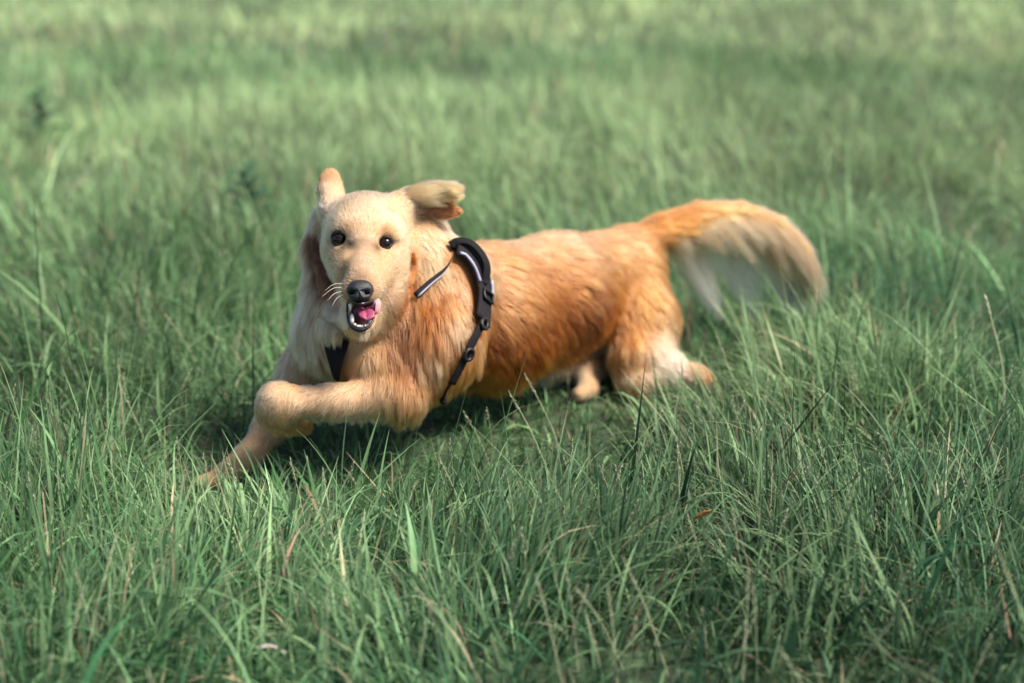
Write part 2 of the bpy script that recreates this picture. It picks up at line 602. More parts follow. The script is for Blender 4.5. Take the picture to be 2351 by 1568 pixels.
patch(985, 620, 2.05, .024, (.52, .34, .18), .7)
patch(1000, 690, 1.99, .014, RUST, .7)
patch(990, 830, 1.97, .028, (.42, .25, .13), .7)
patch(1060, 740, 2.03, .026, CREAM, .8)
patch(1055, 640, 2.05, .026, CREAM, .5)
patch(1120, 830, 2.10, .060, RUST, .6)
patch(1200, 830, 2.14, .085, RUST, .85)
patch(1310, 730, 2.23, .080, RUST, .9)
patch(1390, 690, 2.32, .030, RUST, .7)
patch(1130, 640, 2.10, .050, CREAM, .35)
patch(1300, 545, 2.30, .070, CREAM, .45)  # back made paler: sky light put into the coat colour
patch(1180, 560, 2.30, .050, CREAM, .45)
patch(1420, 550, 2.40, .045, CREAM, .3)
patch(1180, 890, 2.17, .030, SAND, .8)
patch(1470, 640, 2.35, .060, SAND, .6)
patch(1535, 770, 2.36, .040, CREAM, .6)  # sunlit right side of the thigh, painted as paler coat
patch(1540, 835, 2.36, .042, (.57, .44, .33), .85)
patch(1440, 760, 2.34, .040, GOLD, .7)
patch(1470, 690, 2.34, .045, GOLD, .5)
patch(1545, 690, 2.39, .020, RUST, .5)
patch(1345, 770, 2.52, .060, DEEP, .7)  # hollow behind the belly: its shadow painted into the coat
patch(625, 1030, 2.06, .012, GOLD, .7)
patch(607, 925, 1.91, .022, WHITE, .5)
patch(775, 745, 2.02, .060, WHITE, .6)
patch(765, 470, 1.99, .030, WHITE, .7)
patch(766, 520, 1.96, .020, WHITE, .4)
patch(880, 470, 1.96, .040, WHITE, .4)
patch(795, 521, 1.943, .0050, GOLD, .8)
patch(884, 530, 1.943, .0045, GOLD, .8)
patch(804, 560, 1.935, .0080, (.03, .015, .01), 1)
patch(866, 567, 1.935, .0070, (.07, .03, .014), .95)
patch(800, 538, 1.935, .0070, (.20, .11, .06), .6)
patch(872, 548, 1.935, .0090, (.30, .15, .07), .7)
patch(780, 549, 1.935, .0150, (.30, .19, .12), .45)
patch(887, 558, 1.935, .0150, (.34, .18, .09), .6)
patch(836, 560, 1.92, .018, (.40, .27, .185), .6)
patch(832, 600, 1.92, .018, (.40, .27, .185), .65)
patch(829, 632, 1.895, .015, (.38, .25, .17), .6)
patch(790, 630, 1.9, .012, (.36, .23, .14), .45)
patch(868, 640, 1.9, .010, (.38, .22, .11), .6)
patch(845, 440, 1.9, .010, (.38, .25, .17), .5)
patch(846, 475, 1.9, .014, (.42, .29, .19), .2)
patch(820, 695, 1.885, .010, (.05, .035, .03), .9)
patch(840, 695, 1.885, .010, (.05, .035, .03), .9)
patch(1625, 890, 2.32, .018, (.20, .10, .055), .85)
patch(1348, 860, 2.35, .02, WHITE, .6)
patch(1860, 610, 2.57, .060, GOLD, .8)


def attr_color_node(nt, name):
    a = nt.nodes.new("ShaderNodeAttribute")
    a.attribute_name = name
    return a


def skin_material():
    m = bpy.data.materials.new("dog_skin")
    m.use_nodes = True
    nt = m.node_tree
    b = nt.nodes["Principled BSDF"]
    b.inputs["Roughness"].default_value = 0.8
    b.inputs["Specular IOR Level"].default_value = 0.1
    a = attr_color_node(nt, "tint")
    tc = nt.nodes.new("ShaderNodeTexCoord")
    nz = nt.nodes.new("ShaderNodeTexNoise")
    nz.inputs["Scale"].default_value = 160
    nt.links.new(tc.outputs["Object"], nz.inputs["Vector"])
    mx = nt.nodes.new("ShaderNodeMix")
    mx.data_type = 'RGBA'
    mx.blend_type = 'MULTIPLY'
    mx.inputs["Factor"].default_value = 0.35
    nt.links.new(a.outputs["Color"], mx.inputs["A"])
    nt.links.new(nz.outputs["Fac"], mx.inputs["B"])
    nt.links.new(mx.outputs["Result"], b.inputs["Base Color"])
    return m


def fur_material():
    m = bpy.data.materials.new("dog_fur")
    m.use_nodes = True
    nt = m.node_tree
    nt.nodes.remove(nt.nodes["Principled BSDF"])
    h = nt.nodes.new("ShaderNodeBsdfHairPrincipled")
    h.model = 'CHIANG'
    h.parametrization = 'COLOR'
    h.inputs["Roughness"].default_value = 0.38
    h.inputs["Radial Roughness"].default_value = 0.55
    h.inputs["Coat"].default_value = 0.0
    h.inputs["IOR"].default_value = 1.5
    a = attr_color_node(nt, "tint")
    nt.links.new(a.outputs["Color"], h.inputs["Color"])
    nt.links.new(h.outputs[0], nt.nodes["Material Output"].inputs["Surface"])
    return m


M_SKIN, M_FUR = skin_material(), fur_material()
dog = bpy.data.objects.new("dog", None)
COL.objects.link(dog)
gp = on_ground(1100, 960)
dog.location = (gp[0], gp[1], 0)
bpy.context.view_layer.update()
tag(dog, "golden retriever in a black harness bounding through the grass with its mouth open", "dog")
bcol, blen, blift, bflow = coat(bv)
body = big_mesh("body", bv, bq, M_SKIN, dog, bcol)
BVH = BVHTree.FromPolygons([tuple(v) for v in bv], [tuple(map(int, q)) for q in bq])


def skin_hit(px, py, off=0.0):
    """The nearest skin point seen at px, py, lifted off along the sight line."""
    d = U(px, py, 1.0) - CAMP
    d = d / np.linalg.norm(d)
    h = BVH.ray_cast(Vector(CAMP), Vector(d))
    return (np.array(h[0]) - d * off, np.array(h[1])) if h[0] is not None else (None, None)


# ------------------------------------------------------------------ face
M_NOSE = mat_basic("nose_leather", (0.014, 0.014, 0.018), .38, .55, .3, 900, .5)
M_BLACK = mat_basic("black_lip", (0.010, 0.010, 0.011), .3, .5, .2, 300, .2)
M_EYE = mat_basic("dark_eye", (0.004, 0.003, 0.003), .10, .4)
M_IRIS = mat_basic("brown_iris", (0.016, 0.006, 0.003), .10, .4, .5, 500)
M_TONGUE = mat_basic("tongue", (0.27, 0.050, 0.11), .42, .4, .3, 250, .5)
M_TONGUE2 = mat_basic("tongue_edge", (0.60, 0.27, 0.28), .5, .35, .15, 250, .3)
M_MOUTH = mat_basic("mouth_lining", (0.10, 0.035, 0.055), .35, .5, .3, 200, .2)
M_GUM = mat_basic("wet_gum", (.30, .17, .20), .25, .5, .3, 300)
M_LID = mat_basic("lid_skin", (.030, .018, .013), .6, .25, .3, 600, .4)
M_TOOTH = mat_basic("tooth_enamel", (0.80, 0.78, 0.70), .25, .5, .08, 300)
M_WHISK = mat_basic("whisker", (0.55, 0.48, 0.42), .4, .4)


def eye(px, py, d, r, look, inner):
    c = U(px, py, d + r * .92)
    v, f = ellipsoid(c, (CR * r, CU * r, -CF * r), 24, 16)
    o = mesh_obj("eye", v, f, M_EYE, dog)
    # iris: a shallow cap on the eyeball facing the way it looks
    ax = norm(np.array(look))
    sx = norm(np.cross(ax, CU))
    sy = np.cross(sx, ax)
    vv, ff = [], []
    for i in range(1, 7):
        th = 0.30 + 0.30 * (i - 1) / 5
        for j in range(24):
            ph = 2 * math.pi * j / 24
            vv.append(c + (ax * math.cos(th) + (sx * math.cos(ph) + sy * math.sin(ph)) * math.sin(th)) * r * 1.012)
    for i in range(5):
        for j in range(24):
            k = (j + 1) % 24
            ff.append((i * 24 + j, i * 24 + k, (i + 1) * 24 + k, (i + 1) * 24 + j))
    mesh_obj("iris", vv, ff, M_IRIS, o)
    # dark lids round the opening
    t = np.linspace(0, 2 * np.pi, 29)
    ring = [c + CR * (r * 1.06 * math.cos(a)) + CU * (r * .80 * math.sin(a) * (1 - .25 * abs(math.cos(a)) ** 3) - r * .1 * math.cos(a) * inner) - CF * (r * (.72 - .42 * abs(math.cos(a)) ** 2)) for a in t]
    v, f = tube(ring, .0019 + .0005 * np.cos(t) * inner, 7, cap=False)
    v2, f2 = tube(spline([c + CR * r * .85 * inner - CF * r * .55 - CU * r * .2, c + CR * r * 1.25 * inner - CF * r * .55 - CU * r * .45, c + CR * r * 1.75 * inner - CF * r * .75 - CU * r * .75], 8),
                  np.linspace(.0032, .0008, 8), 8)
    mesh_obj("eyelid", *merge((v, f), (v2, f2)), M_BLACK, o)
    for up, sc, rr_ in ((1, 1.16, .0024), (-1, 1.12, .0014)):
        t = np.linspace(.12 * np.pi, .88 * np.pi, 18) * up
        ring = [c + CR * (r * sc * math.cos(a)) + CU * (r * sc * .80 * math.sin(a)) - CF * (r * (.72 - .5 * abs(math.cos(a)) ** 2)) for a in t]
        v, f = tube(ring, rr_ * np.sin(np.linspace(.15, np.pi - .15, 18)) ** .7, 7)
        mesh_obj("eyelid", v, f, M_LID, o)
    return o


eye(*EYES[0], D(-.05, -.05, 1), 1)
eye(*EYES[1], D(.0, -.05, 1), -1)

# nose leather: a broad rounded block with two nostrils and a groove below
nc = U(827, 668, 1.878)
seg, rings = 28, 16
nv, nf = [], []
for i in range(rings + 1):
    th = math.pi * i / rings
    for j in range(seg):
        ph = 2 * math.pi * j / seg
        x = math.sin(th) * math.cos(ph)
        y = math.sin(th) * math.sin(ph)
        z = math.cos(th)
        x, y, z = [math.copysign(abs(w) ** .8, w) for w in (x, y, z)]
        wx = .0182 * (1 - .30 * max(0, -y)) * (1 - .06 * max(0, y))
        p = np.array([x * wx, y * .0150, z * .0150 + y * -.003])
        for sx in (-1, 1):                               # nostrils
            dd = ((p[0] - sx * .0095) / .0052) ** 2 + ((p[1] + .0022) / .0036) ** 2
            if z > 0:
                p[2] -= .008 * math.exp(-dd * 1.2)
        if z > 0 and p[1] < -.003:
            p[2] -= .003 * math.exp(-(p[0] / .0012) ** 2)
        nv.append(nc + CR * p[0] + CU * p[1] - CF * p[2])
for i in range(rings):
    for j in range(seg):
        k = (j + 1) % seg
        nf.append((i * seg + j, (i + 1) * seg + j, (i + 1) * seg + k, i * seg + k))
nose = mesh_obj("nose", nv, nf, M_NOSE, dog)
for sx in (-1, 1):
    v, f = ellipsoid(nc + CR * sx * .0096 - CU * .0024 - CF * .0075, (CR * .0048, CU * .0030, -CF * .0040), 14, 8)
    mesh_obj("nostril", v, f, mat_basic("nostril_hollow", (.002, .002, .002), .9, .05), nose)

# mouth: lining, tongue, lip rim, teeth
v, f = ellipsoid(U(829, 716, 1.925), (CR * .0165, CU * .022, -CF * .028), 20, 12)
mesh_obj("mouth_lining", v, f, M_MOUTH, dog)
tv, tf = [], []
TP = spline([U(836, 708, 1.935), U(836, 708, 1.912), U(838, 718, 1.890), U(840, 737, 1.879)], 14)
for i, p in enumerate(TP):
    t = i / 13
    w = .0132 * (1 - .30 * t ** 3)
    for j in range(9):
        s = (j - 4) / 4
        up = .0045 * (abs(s) ** 1.6) - .0030 * math.exp(-(s / .18) ** 2)
        tv.append(p + CR * (w * s + .002 * t) + CU * (up * (1 - .2 * t)) - CF * (.004 * (1 - s * s)))
for i in range(13):
    for j in range(8):
        tf.append((i * 9 + j, i * 9 + j + 1, (i + 1) * 9 + j + 1, (i + 1) * 9 + j))
tongue = mesh_obj("tongue", tv, tf, M_TONGUE, dog)
sm = tongue.modifiers.new("thick", 'SOLIDIFY')
sm.thickness = .004
v, f = tube(spline([U(852, 712, 1.895), U(862, 700, 1.885), U(868, 692, 1.884), U(866, 712, 1.882), U(860, 722, 1.884)], 16),
            np.array([.002, .003, .0034, .0038, .004, .0042, .0043, .0043, .0042, .004, .0037, .0034, .003, .0026, .002, .0014]), 10,
            flat=(np.tile(-CF + CR * .3, (16, 1)), .45))
mesh_obj("tongue_edge", v, f, M_TONGUE2, tongue)
LIP = [U(798, 697, 1.893), U(797, 716, 1.889), U(800, 736, 1.884), U(810, 751, 1.880), U(828, 757, 1.878), U(846, 751, 1.880), U(856, 737, 1.884), U(860, 720, 1.889)]
lp = spline(LIP, 40)
v, f = tube(lp, np.interp(np.arange(40), [0, 8, 20, 32, 39], [.0016, .0014, .0037, .0014, .0006]), 8)
lip = mesh_obj("lower_lip", v, f, M_BLACK, dog)
ulip = spline([U(797, 700, 1.895), U(804, 693, 1.884), U(816, 696, 1.874), U(827, 698, 1.870), U(839, 696, 1.874), U(852, 694, 1.884), U(860, 704, 1.893)], 24)
v, f = tube(ulip, np.interp(np.arange(24), [0, 6, 12, 18, 23], [.0010, .0022, .0026, .0022, .0010]), 8)
mesh_obj("upper_lip", v, f, M_BLACK, dog)
gum = spline([U(804, 722, 1.889), U(808, 738, 1.884), U(817, 748, 1.881), U(828, 750.5, 1.880), U(840, 748, 1.881), U(849, 738, 1.884), U(852, 726, 1.889)], 30)
v, f = tube(gum, .0020, 8)
mesh_obj("gum", v, f, M_GUM, dog)
for q, hgt, wd in ((5, .0105, .0030), (9, .0032, .0021), (11.6, .0029, .0022), (14, .0031, .0022), (16.5, .0028, .0022), (19.3, .0033, .0021), (24, .0085, .0028)):
    p = gum[int(round(q))]
    up = norm(CU * 1.0 + CR * R.normal(0, .10) - CF * .05)
    v, f = tube([p - up * hgt * .3, p + up * hgt * .3, p + up * hgt * .75, p + up * hgt], [wd * .9, wd, wd * .7, wd * .2], 8)
    mesh_obj("tooth", v, f, M_TOOTH, dog)
for sx, ln in ((804, .006),):
    p = U(sx, 704, 1.889)
    v, f = tube([p + CU * .006, p, p - CU * ln], [.0026, .0024, .0005], 8)
    mesh_obj("tooth", v, f, M_TOOTH, dog)
# whiskers
WH = [((792, 652, 1.893), (768, 652, 1.880), (745, 668, 1.872)), ((790, 660, 1.893), (765, 662, 1.878), (738, 682, 1.868)),
      ((790, 668, 1.893), (768, 674, 1.880), (752, 690, 1.872)), ((793, 676, 1.893), (774, 684, 1.880), (762, 704, 1.874)),
      ((865, 655, 1.895), (890, 664, 1.880), (908, 684, 1.872)), ((866, 665, 1.895), (888, 676, 1.880), (902, 698, 1.872))]
for w in WH:
    v, f = tube(spline([U(*q) for q in w], 10), np.linspace(.00045, .00015, 10), 5)
    mesh_obj("whisker", v, f, M_WHISK, dog)

# ------------------------------------------------------------------ harness
M_WEB = mat_basic("black_webbing", (0.007, 0.006, 0.007), .75, .2, .35, 700, .4)
M_PAD = mat_basic("charcoal_mesh_fabric", (0.014, 0.012, 0.014), .85, .2, .4, 500, .4)
M_REFL = mat_basic("reflective_piping", (0.30, 0.30, 0.40), .4, .5, .15, 300)
M_PLAS = mat_basic("black_plastic", (0.010, 0.010, 0.011), .45, .35)
harness_pts = []


def surf_path(pix, off, n):
    """Pixels -> skin points lifted off the fur, with smoothed normals."""
    P, N = [], []
    for px, py in pix:
        p, nn = skin_hit(px, py, 0)
        if p is None:
            continue
        P.append(p + nn * off)
        N.append(nn)
    P, N = spline(P, n), norm(spline(N, n))
    return P, N


def band(path, nrm, width, thick, name, mat, parent, cap=True):
    v, f = tube(path, np.asarray(width) / 2, 12, cap, flat=(nrm, thick / np.mean(width)))
    harness_pts.append((np.asarray(path), float(np.mean(width))))
    return mesh_obj(name, v, f, mat, parent)


OFF = .016
# girth strap: a closed loop round the chest behind the shoulder
g1, _ = skin_hit(1092, 660)
g2, _ = skin_hit(1072, 780)
GC = U(1100, 720, 2.20)
gb = norm(np.cross(BACK, np.array([0, 0, 1.0])))            # across the dog
gt = norm(np.array([0, 0, 1.0]) + BACK * 0.10)
gx = BACK - gt * (BACK @ gt)
tilt = norm(gb - BACK * 0.0)
loopP, loopN = [], []
for a in np.linspace(0, 2 * np.pi, 49)[:-1]:
    rd = gt * math.cos(a) + tilt * math.sin(a)
    o0 = GC + rd * .5
    h = BVH.ray_cast(Vector(o0), Vector(-rd))
    q = np.array(h[0]) if h[0] is not None else GC + rd * .11
    loopP.append(q)
    loopN.append(rd)
loopP, loopN = np.array(loopP), np.array(loopN)
rr = np.linalg.norm(loopP - GC, axis=1)
for _ in range(3):
    rr = (np.roll(rr, 1) + rr + np.roll(rr, -1)) / 3
loopP = GC + loopN * (rr + .008)[:, None]

nearP, nearN = surf_path([(1042, 578), (1063, 590), (1083, 616), (1095, 652), (1096, 695), (1092, 742)], .012, 30)
harness = band(nearP, nearN, .036, .006, "harness", M_PAD, dog)
harness["label"] = "black dog harness with a top handle and pale reflective piping"
# back of the loop: over the withers and down the far side to the breastbone
far = []
for i in range(48):
    a = 2 * np.pi * i / 48
    far.append((a, loopP[i], loopN[i]))
side_near = np.sign((CAMP - GC) @ tilt)
far = [w for w in far if math.sin(w[0]) * side_near < -.40]
farP = [q for a, q, nn in far] + [nearP[0] - CU * .006 - CF * -.01]
farN = [nn for a, q, nn in far] + [nearN[0]]
band(spline(farP, 50), norm(spline(farN, 50)), .024, .005, "girth_strap", M_WEB, harness)
# lower webbing on the near side, thinner, to the dangling end
lwP, lwN = surf_path([(1091, 738), (1080, 764), (1066, 790), (1052, 818), (1040, 842), (1025, 868)], OFF * .9, 24)
band(lwP, lwN, .012, .004, "lower_strap", M_WEB, harness)
enP, enN = surf_path([(1025, 868), (1016, 880), (1009, 893), (1005, 905)], .012, 12)
v, f = tube(enP, .0020, 6)
vv, ff = ellipsoid(enP[-1], (CR * .005, CU * .006, CF * .004), 10, 8)
mesh_obj("strap_end", *merge((v, f), (vv, ff)), M_WEB, harness)
# handle: loop standing off the back
hd = (nearP[4] - CAMP) @ CF
hp = [U(1034, 564, hd), U(1052, 554, hd), U(1078, 557, hd), U(1102, 578, hd), U(1117, 610, hd), U(1113, 644, hd), nearP[16] - CF * .004]
hP = spline(hp, 30)
hN = np.tile(D(.5, .6, .6), (30, 1))
band(hP, hN, .013, .005, "handle", M_WEB, harness)
# piping along both edges
wdir = norm(np.cross(np.gradient(nearP, axis=0), nearN))
for s, a, b in ((-1, 1, 18), (1, 17, 24)):
    ed = nearP + wdir * (s * .0150) + nearN * .004
    if ((ed[10] - nearP[10]) @ CR) * s < 0:
        ed = nearP - wdir * (s * .0150) + nearN * .004
    v, f = tube(ed[a:b], .0022, 7)
    mesh_obj("reflective_piping", v, f, M_REFL, harness)
# slider frame, adjusters
def frame_ring(c, nn, up, w, h, t, name, mat):
    up = norm(up - nn * (up @ nn))
    sd = np.cross(up, nn)
    P = [c + sd * w * x + up * h * y for x, y in ((-1, -1), (0, -1), (1, -1), (1, 0), (1, 1), (0, 1), (-1, 1), (-1, 0), (-1, -1))]
    v, f = tube(P, t, 8)
    return mesh_obj(name, v, f, mat, harness)


tg = norm(np.gradient(nearP, axis=0))
frame_ring(nearP[22] + nearN[22] * .006, nearN[22], tg[22], .013, .007, .0022, "slider", M_PLAS)
tl = norm(np.gradient(lwP, axis=0))
for i in (2, 12):
    c = lwP[i] + lwN[i] * .005
    t0 = np.linspace(0, 2 * np.pi, 17)
    sd = np.cross(tl[i], lwN[i])
    P = [c + sd * .0068 * math.cos(a) + tl[i] * .0080 * math.sin(a) for a in t0]
    v, f = tube(P, .0028, 8, cap=False)
    mesh_obj("buckle", v, f, M_PLAS, harness)
# neck strap crossing the side of the neck, its lower edge pale
nkP, nkN = surf_path([(1034, 596), (1026, 614), (1010, 634), (988, 656), (958, 686)], .008, 20)
band(nkP, nkN, np.interp(np.arange(20), [0, 6, 19], [.0006, .003, .011]), .003, "neck_strap", M_PAD, harness)
harness_pts.pop()
v, f = tube((nkP + np.cross(norm(np.gradient(nkP, axis=0)), nkN) * -.0040 + nkN * .002)[7:], np.linspace(.0004, .0014, 13), 6)
mesh_obj("reflective_piping", v, f, M_REFL, harness)
# chest plate under the ruff
cp = []
grid_px = [[(730, 735), (752, 740), (778, 746), (806, 755)], [(738, 768), (756, 772), (778, 780), (802, 792)], [(746, 790), (762, 795), (780, 804), (798, 812)],
           [(756, 815), (768, 820), (782, 826), (792, 832)], [(768, 842), (775, 846), (783, 850), (788, 855)], [(778, 868), (781, 870), (784, 872), (787, 874)]]
for row in grid_px:
    for px, py in row:
        p, nn = skin_hit(px, py, 0)
        cp.append(p)
cp = np.array(cp)
pc, pn = cp.mean(0), norm(-CF - CR * .2)
dep = (cp - pc) @ CF
cp = cp - np.outer(dep * .35, CF) - np.outer(np.repeat([-.02, -.004, .012, .017, .017, .017], 4), CF)
cf = [(r * 4 + c, r * 4 + c + 1, (r + 1) * 4 + c + 1, (r + 1) * 4 + c) for r in range(5) for c in range(3)]
chest = mesh_obj("chest_plate", cp, cf, M_WEB, harness)
sm = chest.modifiers.new("thick", 'SOLIDIFY')
sm.thickness = .006
sm = chest.modifiers.new("sub", 'SUBSURF')
sm.levels = sm.render_levels = 2
harness_pts.append((cp[8:], .024))

# ------------------------------------------------------------------ fur
tri = np.vstack([bq[:, [0, 1, 2]], bq[:, [0, 2, 3]]])
ta, tb, tc_ = bv[tri[:, 0]], bv[tri[:, 1]], bv[tri[:, 2]]
cr = np.cross(tb - ta, tc_ - ta)
area = np.linalg.norm(cr, axis=1) / 2
vn = np.zeros_like(bv)
for k in range(3):
    np.add.at(vn, tri[:, k], cr)
vn = norm(vn)


def sample(n, wt=None):
    w = area if wt is None else area * wt
    t = R.choice(len(tri), n, p=w / w.sum())
    u = R.random((n, 2))
    u = np.where((u.sum(1) > 1)[:, None], 1 - u, u)
    w3 = np.stack([1 - u.sum(1), u[:, 0], u[:, 1]], 1)[..., None]
    ix = tri[t]
    g = lambda arr: (arr[ix] * (w3 if arr.ndim > 1 else w3[..., 0])).sum(1)
    return g(bv), norm(g(vn)), g(bcol), g(blen), g(blift), norm(g(bflow))


cvn = np.random.default_rng(3).random((40, 3))


def noise3(p, scale, seed):
    a = value_noise(p[:, 0] + p[:, 2] * .7 + 50, p[:, 1] + 50 - p[:, 2] * .4, scale, seed)
    b = value_noise(p[:, 2] + p[:, 0] * .5 + 50, p[:, 1] + 50 + p[:, 0] * .3, scale, seed + 1)
    return (a + b) / 2


def grow(n, wt=None, K=6):
    P, N, C, L, LF, F = sample(n, wt)
    F = F + 0.35 * np.stack([noise3(P, .05, 11), noise3(P, .05, 21), noise3(P, .05, 31)], 1) - 0.175
    F = norm(F - N * (F * N).sum(1)[:, None])
    L = L * R.uniform(.65, 1.25, n) * (0.8 + .5 * noise3(P, .03, 41))
    pts = np.zeros((n, K, 3))
    pts[:, 0] = P - N * .001
    jit = R.normal(0, .16, (n, 3))
    for k in range(1, K):
        t = k / (K - 1)
        d = F + N * (LF * (1.6 - 1.9 * t))[:, None] + DOWN * (.28 * t) + jit * (.5 + .7 * t)
        pts[:, k] = pts[:, k - 1] + norm(d) * (L / (K - 1))[:, None]
    return pts, C, L, N


def clump(pts, C, ratio, strength, L=None):
    n, K, _ = pts.shape
    ids = R.choice(n, max(8, n // ratio), replace=False)
    kd = KDTree(len(ids))
    for i, k in enumerate(ids):
        kd.insert(pts[k, 0], i)
    kd.balance()
    near = np.array([ids[kd.find(q)[1]] for q in pts[:, 0]])
    t = np.linspace(0, 1, K)[None, :, None] ** 1.4
    s = strength * R.uniform(.5, 1.0, n)[:, None, None]
    if L is not None:
        s = s * np.clip(L / .03, .15, 1)[:, None, None]
    out = pts + (pts[near] - pts) * t * s
    shade = R.normal(0, 1, n)[near]
    return out, shade


print("fur...")
sets = []
tcen = (ta + tb + tc_) / 3
fdist = np.linalg.norm((tcen - U(835, 580, 1.95)), axis=1)
for cnt, wt, ratio, face in ((170000, 1 - .9 * np.exp(-(fdist / .085) ** 4), 30, 0), (75000, np.exp(-(fdist / .085) ** 4), 40, 1)):
    pts, C, L, N = grow(cnt, wt)
    pts, shade = clump(pts, C, ratio, .8, L)
    root = pts[:, 0]
    amp = np.where(L < .016, .10, .20)
    C = C * np.exp(amp * shade)[:, None] * (1 + R.normal(0, .08, len(C)))[:, None]
    # streaks in the coat, drawn out along the hair
    ux, uy = (root - NOSE) @ CR, (root - NOSE) @ CU
    if face:
        st = value_noise(ux * 7 + 50, uy * 1.3 + 50, .035, 91) + value_noise(ux * 3 + 50, uy + 50, .02, 92)
    else:
        fl = norm(pts[:, -1] - root)
        st = 2 * noise3(root - fl * (root * fl).sum(1)[:, None] * .7, .012, 95)
    C = C * (1 + (.26 if not face else .24) * (st - 1))[:, None]
    sets.append((pts, C))


def feathers(n, bone, rads, dirs, ln, col0, col1, spread=.12, start=.0, K=7, ratio=22, cl=.8, tip=None, lmin=.6):
    """Long plume hair from a bone: dirs/ln/cols are functions of t along the bone."""
    t = R.uniform(start, 1, n)
    m = len(bone) - 1
    bp = spline(bone, 200)
    tg_ = norm(np.gradient(bp, axis=0))
    ii = (t * 199).astype(int)
    base, tt = bp[ii], tg_[ii]
    rad = np.interp(t, np.linspace(0, 1, len(rads)), rads)
    a = R.uniform(0, 2 * np.pi, n)
    s1 = norm(np.cross(tt, np.array([0, 0, 1.0])))
    s2 = np.cross(s1, tt)
    rd = s1 * np.cos(a)[:, None] + s2 * np.sin(a)[:, None]
    p = base + rd * (rad * .8)[:, None]
    d0, d1 = dirs(t, tt, rd)
    l = ln(t) * R.uniform(lmin, 1.1, n)
    pts = np.zeros((n, K, 3))
    pts[:, 0] = p
    jit = R.normal(0, spread, (n, 3))
    for k in range(1, K):
        q = k / (K - 1)
        d = norm(d0) * (1 - q) + norm(d1) * q + jit
        pts[:, k] = pts[:, k - 1] + norm(d) * (l / (K - 1))[:, None]
    w = np.clip(t + R.normal(0, .12, n), 0, 1)[:, None]
    c = np.array(col0) * (1 - w) + np.array(col1) * w
    pts, sh = clump(pts, c, ratio, cl)
    c = c * np.exp(.2 * sh)[:, None] * (1 + R.normal(0, .08, n))[:, None]
    if tip is not None:
        q = np.linspace(0, 1, K)[None, :, None] ** 2.2
        c = c[:, None] * (1 - q) + np.array(tip) * np.exp(.12 * sh)[:, None, None] * q
    return pts, c


# tail plume: a streaked tan upper layer, long pale wisps below, an orange tip
sets.append(feathers(13000, TAIL[1:], TRAD[1:], lambda t, tt, rd: (tt * .80 + DOWN * .55 + rd * .25 - CF * .12, tt * .6 + DOWN * .75),
                     lambda t: np.interp(t, [0, .2, .5, .8, 1], [.06, .125, .15, .13, .075]),
                     (.44, .225, .100), (.34, .150, .060), .05, .0, ratio=75, cl=.9, tip=(.62, .43, .27), lmin=.45))
sets.append(feathers(2300, TAIL[1:], TRAD[1:], lambda t, tt, rd: (tt * .5 + DOWN * .9 + rd * .1 + CF * .22, tt * .35 + DOWN * 1.1),
                     lambda t: np.interp(t, [0, .12, .3, .6, .8, 1], [.13, .22, .25, .25, .18, .09]),
                     WHITE, (.50, .36, .24), .035, .0, ratio=120, cl=.975, tip=(.88, .80, .68), lmin=.4))
sets.append(feathers(3500, TAIL[1:], TRAD[1:], lambda t, tt, rd: (tt * 1.0 + rd * .35, tt * 1.0 + DOWN * .35),
                     lambda t: np.interp(t, [0, .3, .8, 1], [.02, .038, .045, .05]), SAND, CREAM, .10, .0, ratio=18, cl=.4))
sets.append(feathers(1200, TAIL[3:], TRAD[3:], lambda t, tt, rd: (tt * 1.0 + rd * .3 + DOWN * .3, tt * .7 + DOWN * .8), lambda t: t * 0 + .06,
                     GOLD, GOLD, .10, .55, ratio=40, cl=.8, tip=(.55, .33, .18)))
# ear fringe blown back on the near ear
eb = [U(930, 452, 2.01), U(970, 443, 2.015), U(1005, 442, 2.02), U(1022, 448, 2.02)]
sets.append(feathers(3600, eb, [.014, .013, .011, .008], lambda t, tt, rd: (CR * 1.0 + CU * .13 + rd * .2, CR * 1.0 + CU * .04),
                     lambda t: np.interp(t, [0, 1], [.052, .028]), (.58, .345, .16), (.50, .26, .10), .10, ratio=45, cl=.85))
# long ruff under the cheeks
rb = [U(708, 690, 2.05), U(716, 722, 2.045), U(735, 760, 2.03), U(790, 780, 1.985), U(860, 775, 1.985), U(905, 750, 1.99)]
sets.append(feathers(4500, rb, [.02, .02, .02, .02, .02, .02], lambda t, tt, rd: (DOWN * 1 + CR * (t - .25)[:, None] * .5 - CF * .2 + rd * .3, DOWN * 1.0 + CR * (t - .4)[:, None] * .5),
                     lambda t: t * 0 + .042, WHITE, CREAM, .13))

fb = [U(655, 950, 1.945), U(760, 948, 1.955), U(850, 950, 1.97), U(920, 950, 1.98)]
sets.append(feathers(1500, fb, [.006] * 4, lambda t, tt, rd: (DOWN * 1 + CR * .35 + rd * .3, DOWN * 1 + CR * .15),
                     lambda t: np.interp(t, [0, 1], [.012, .022]), (.44, .28, .15), (.44, .28, .15), .15, ratio=26, cl=.85))
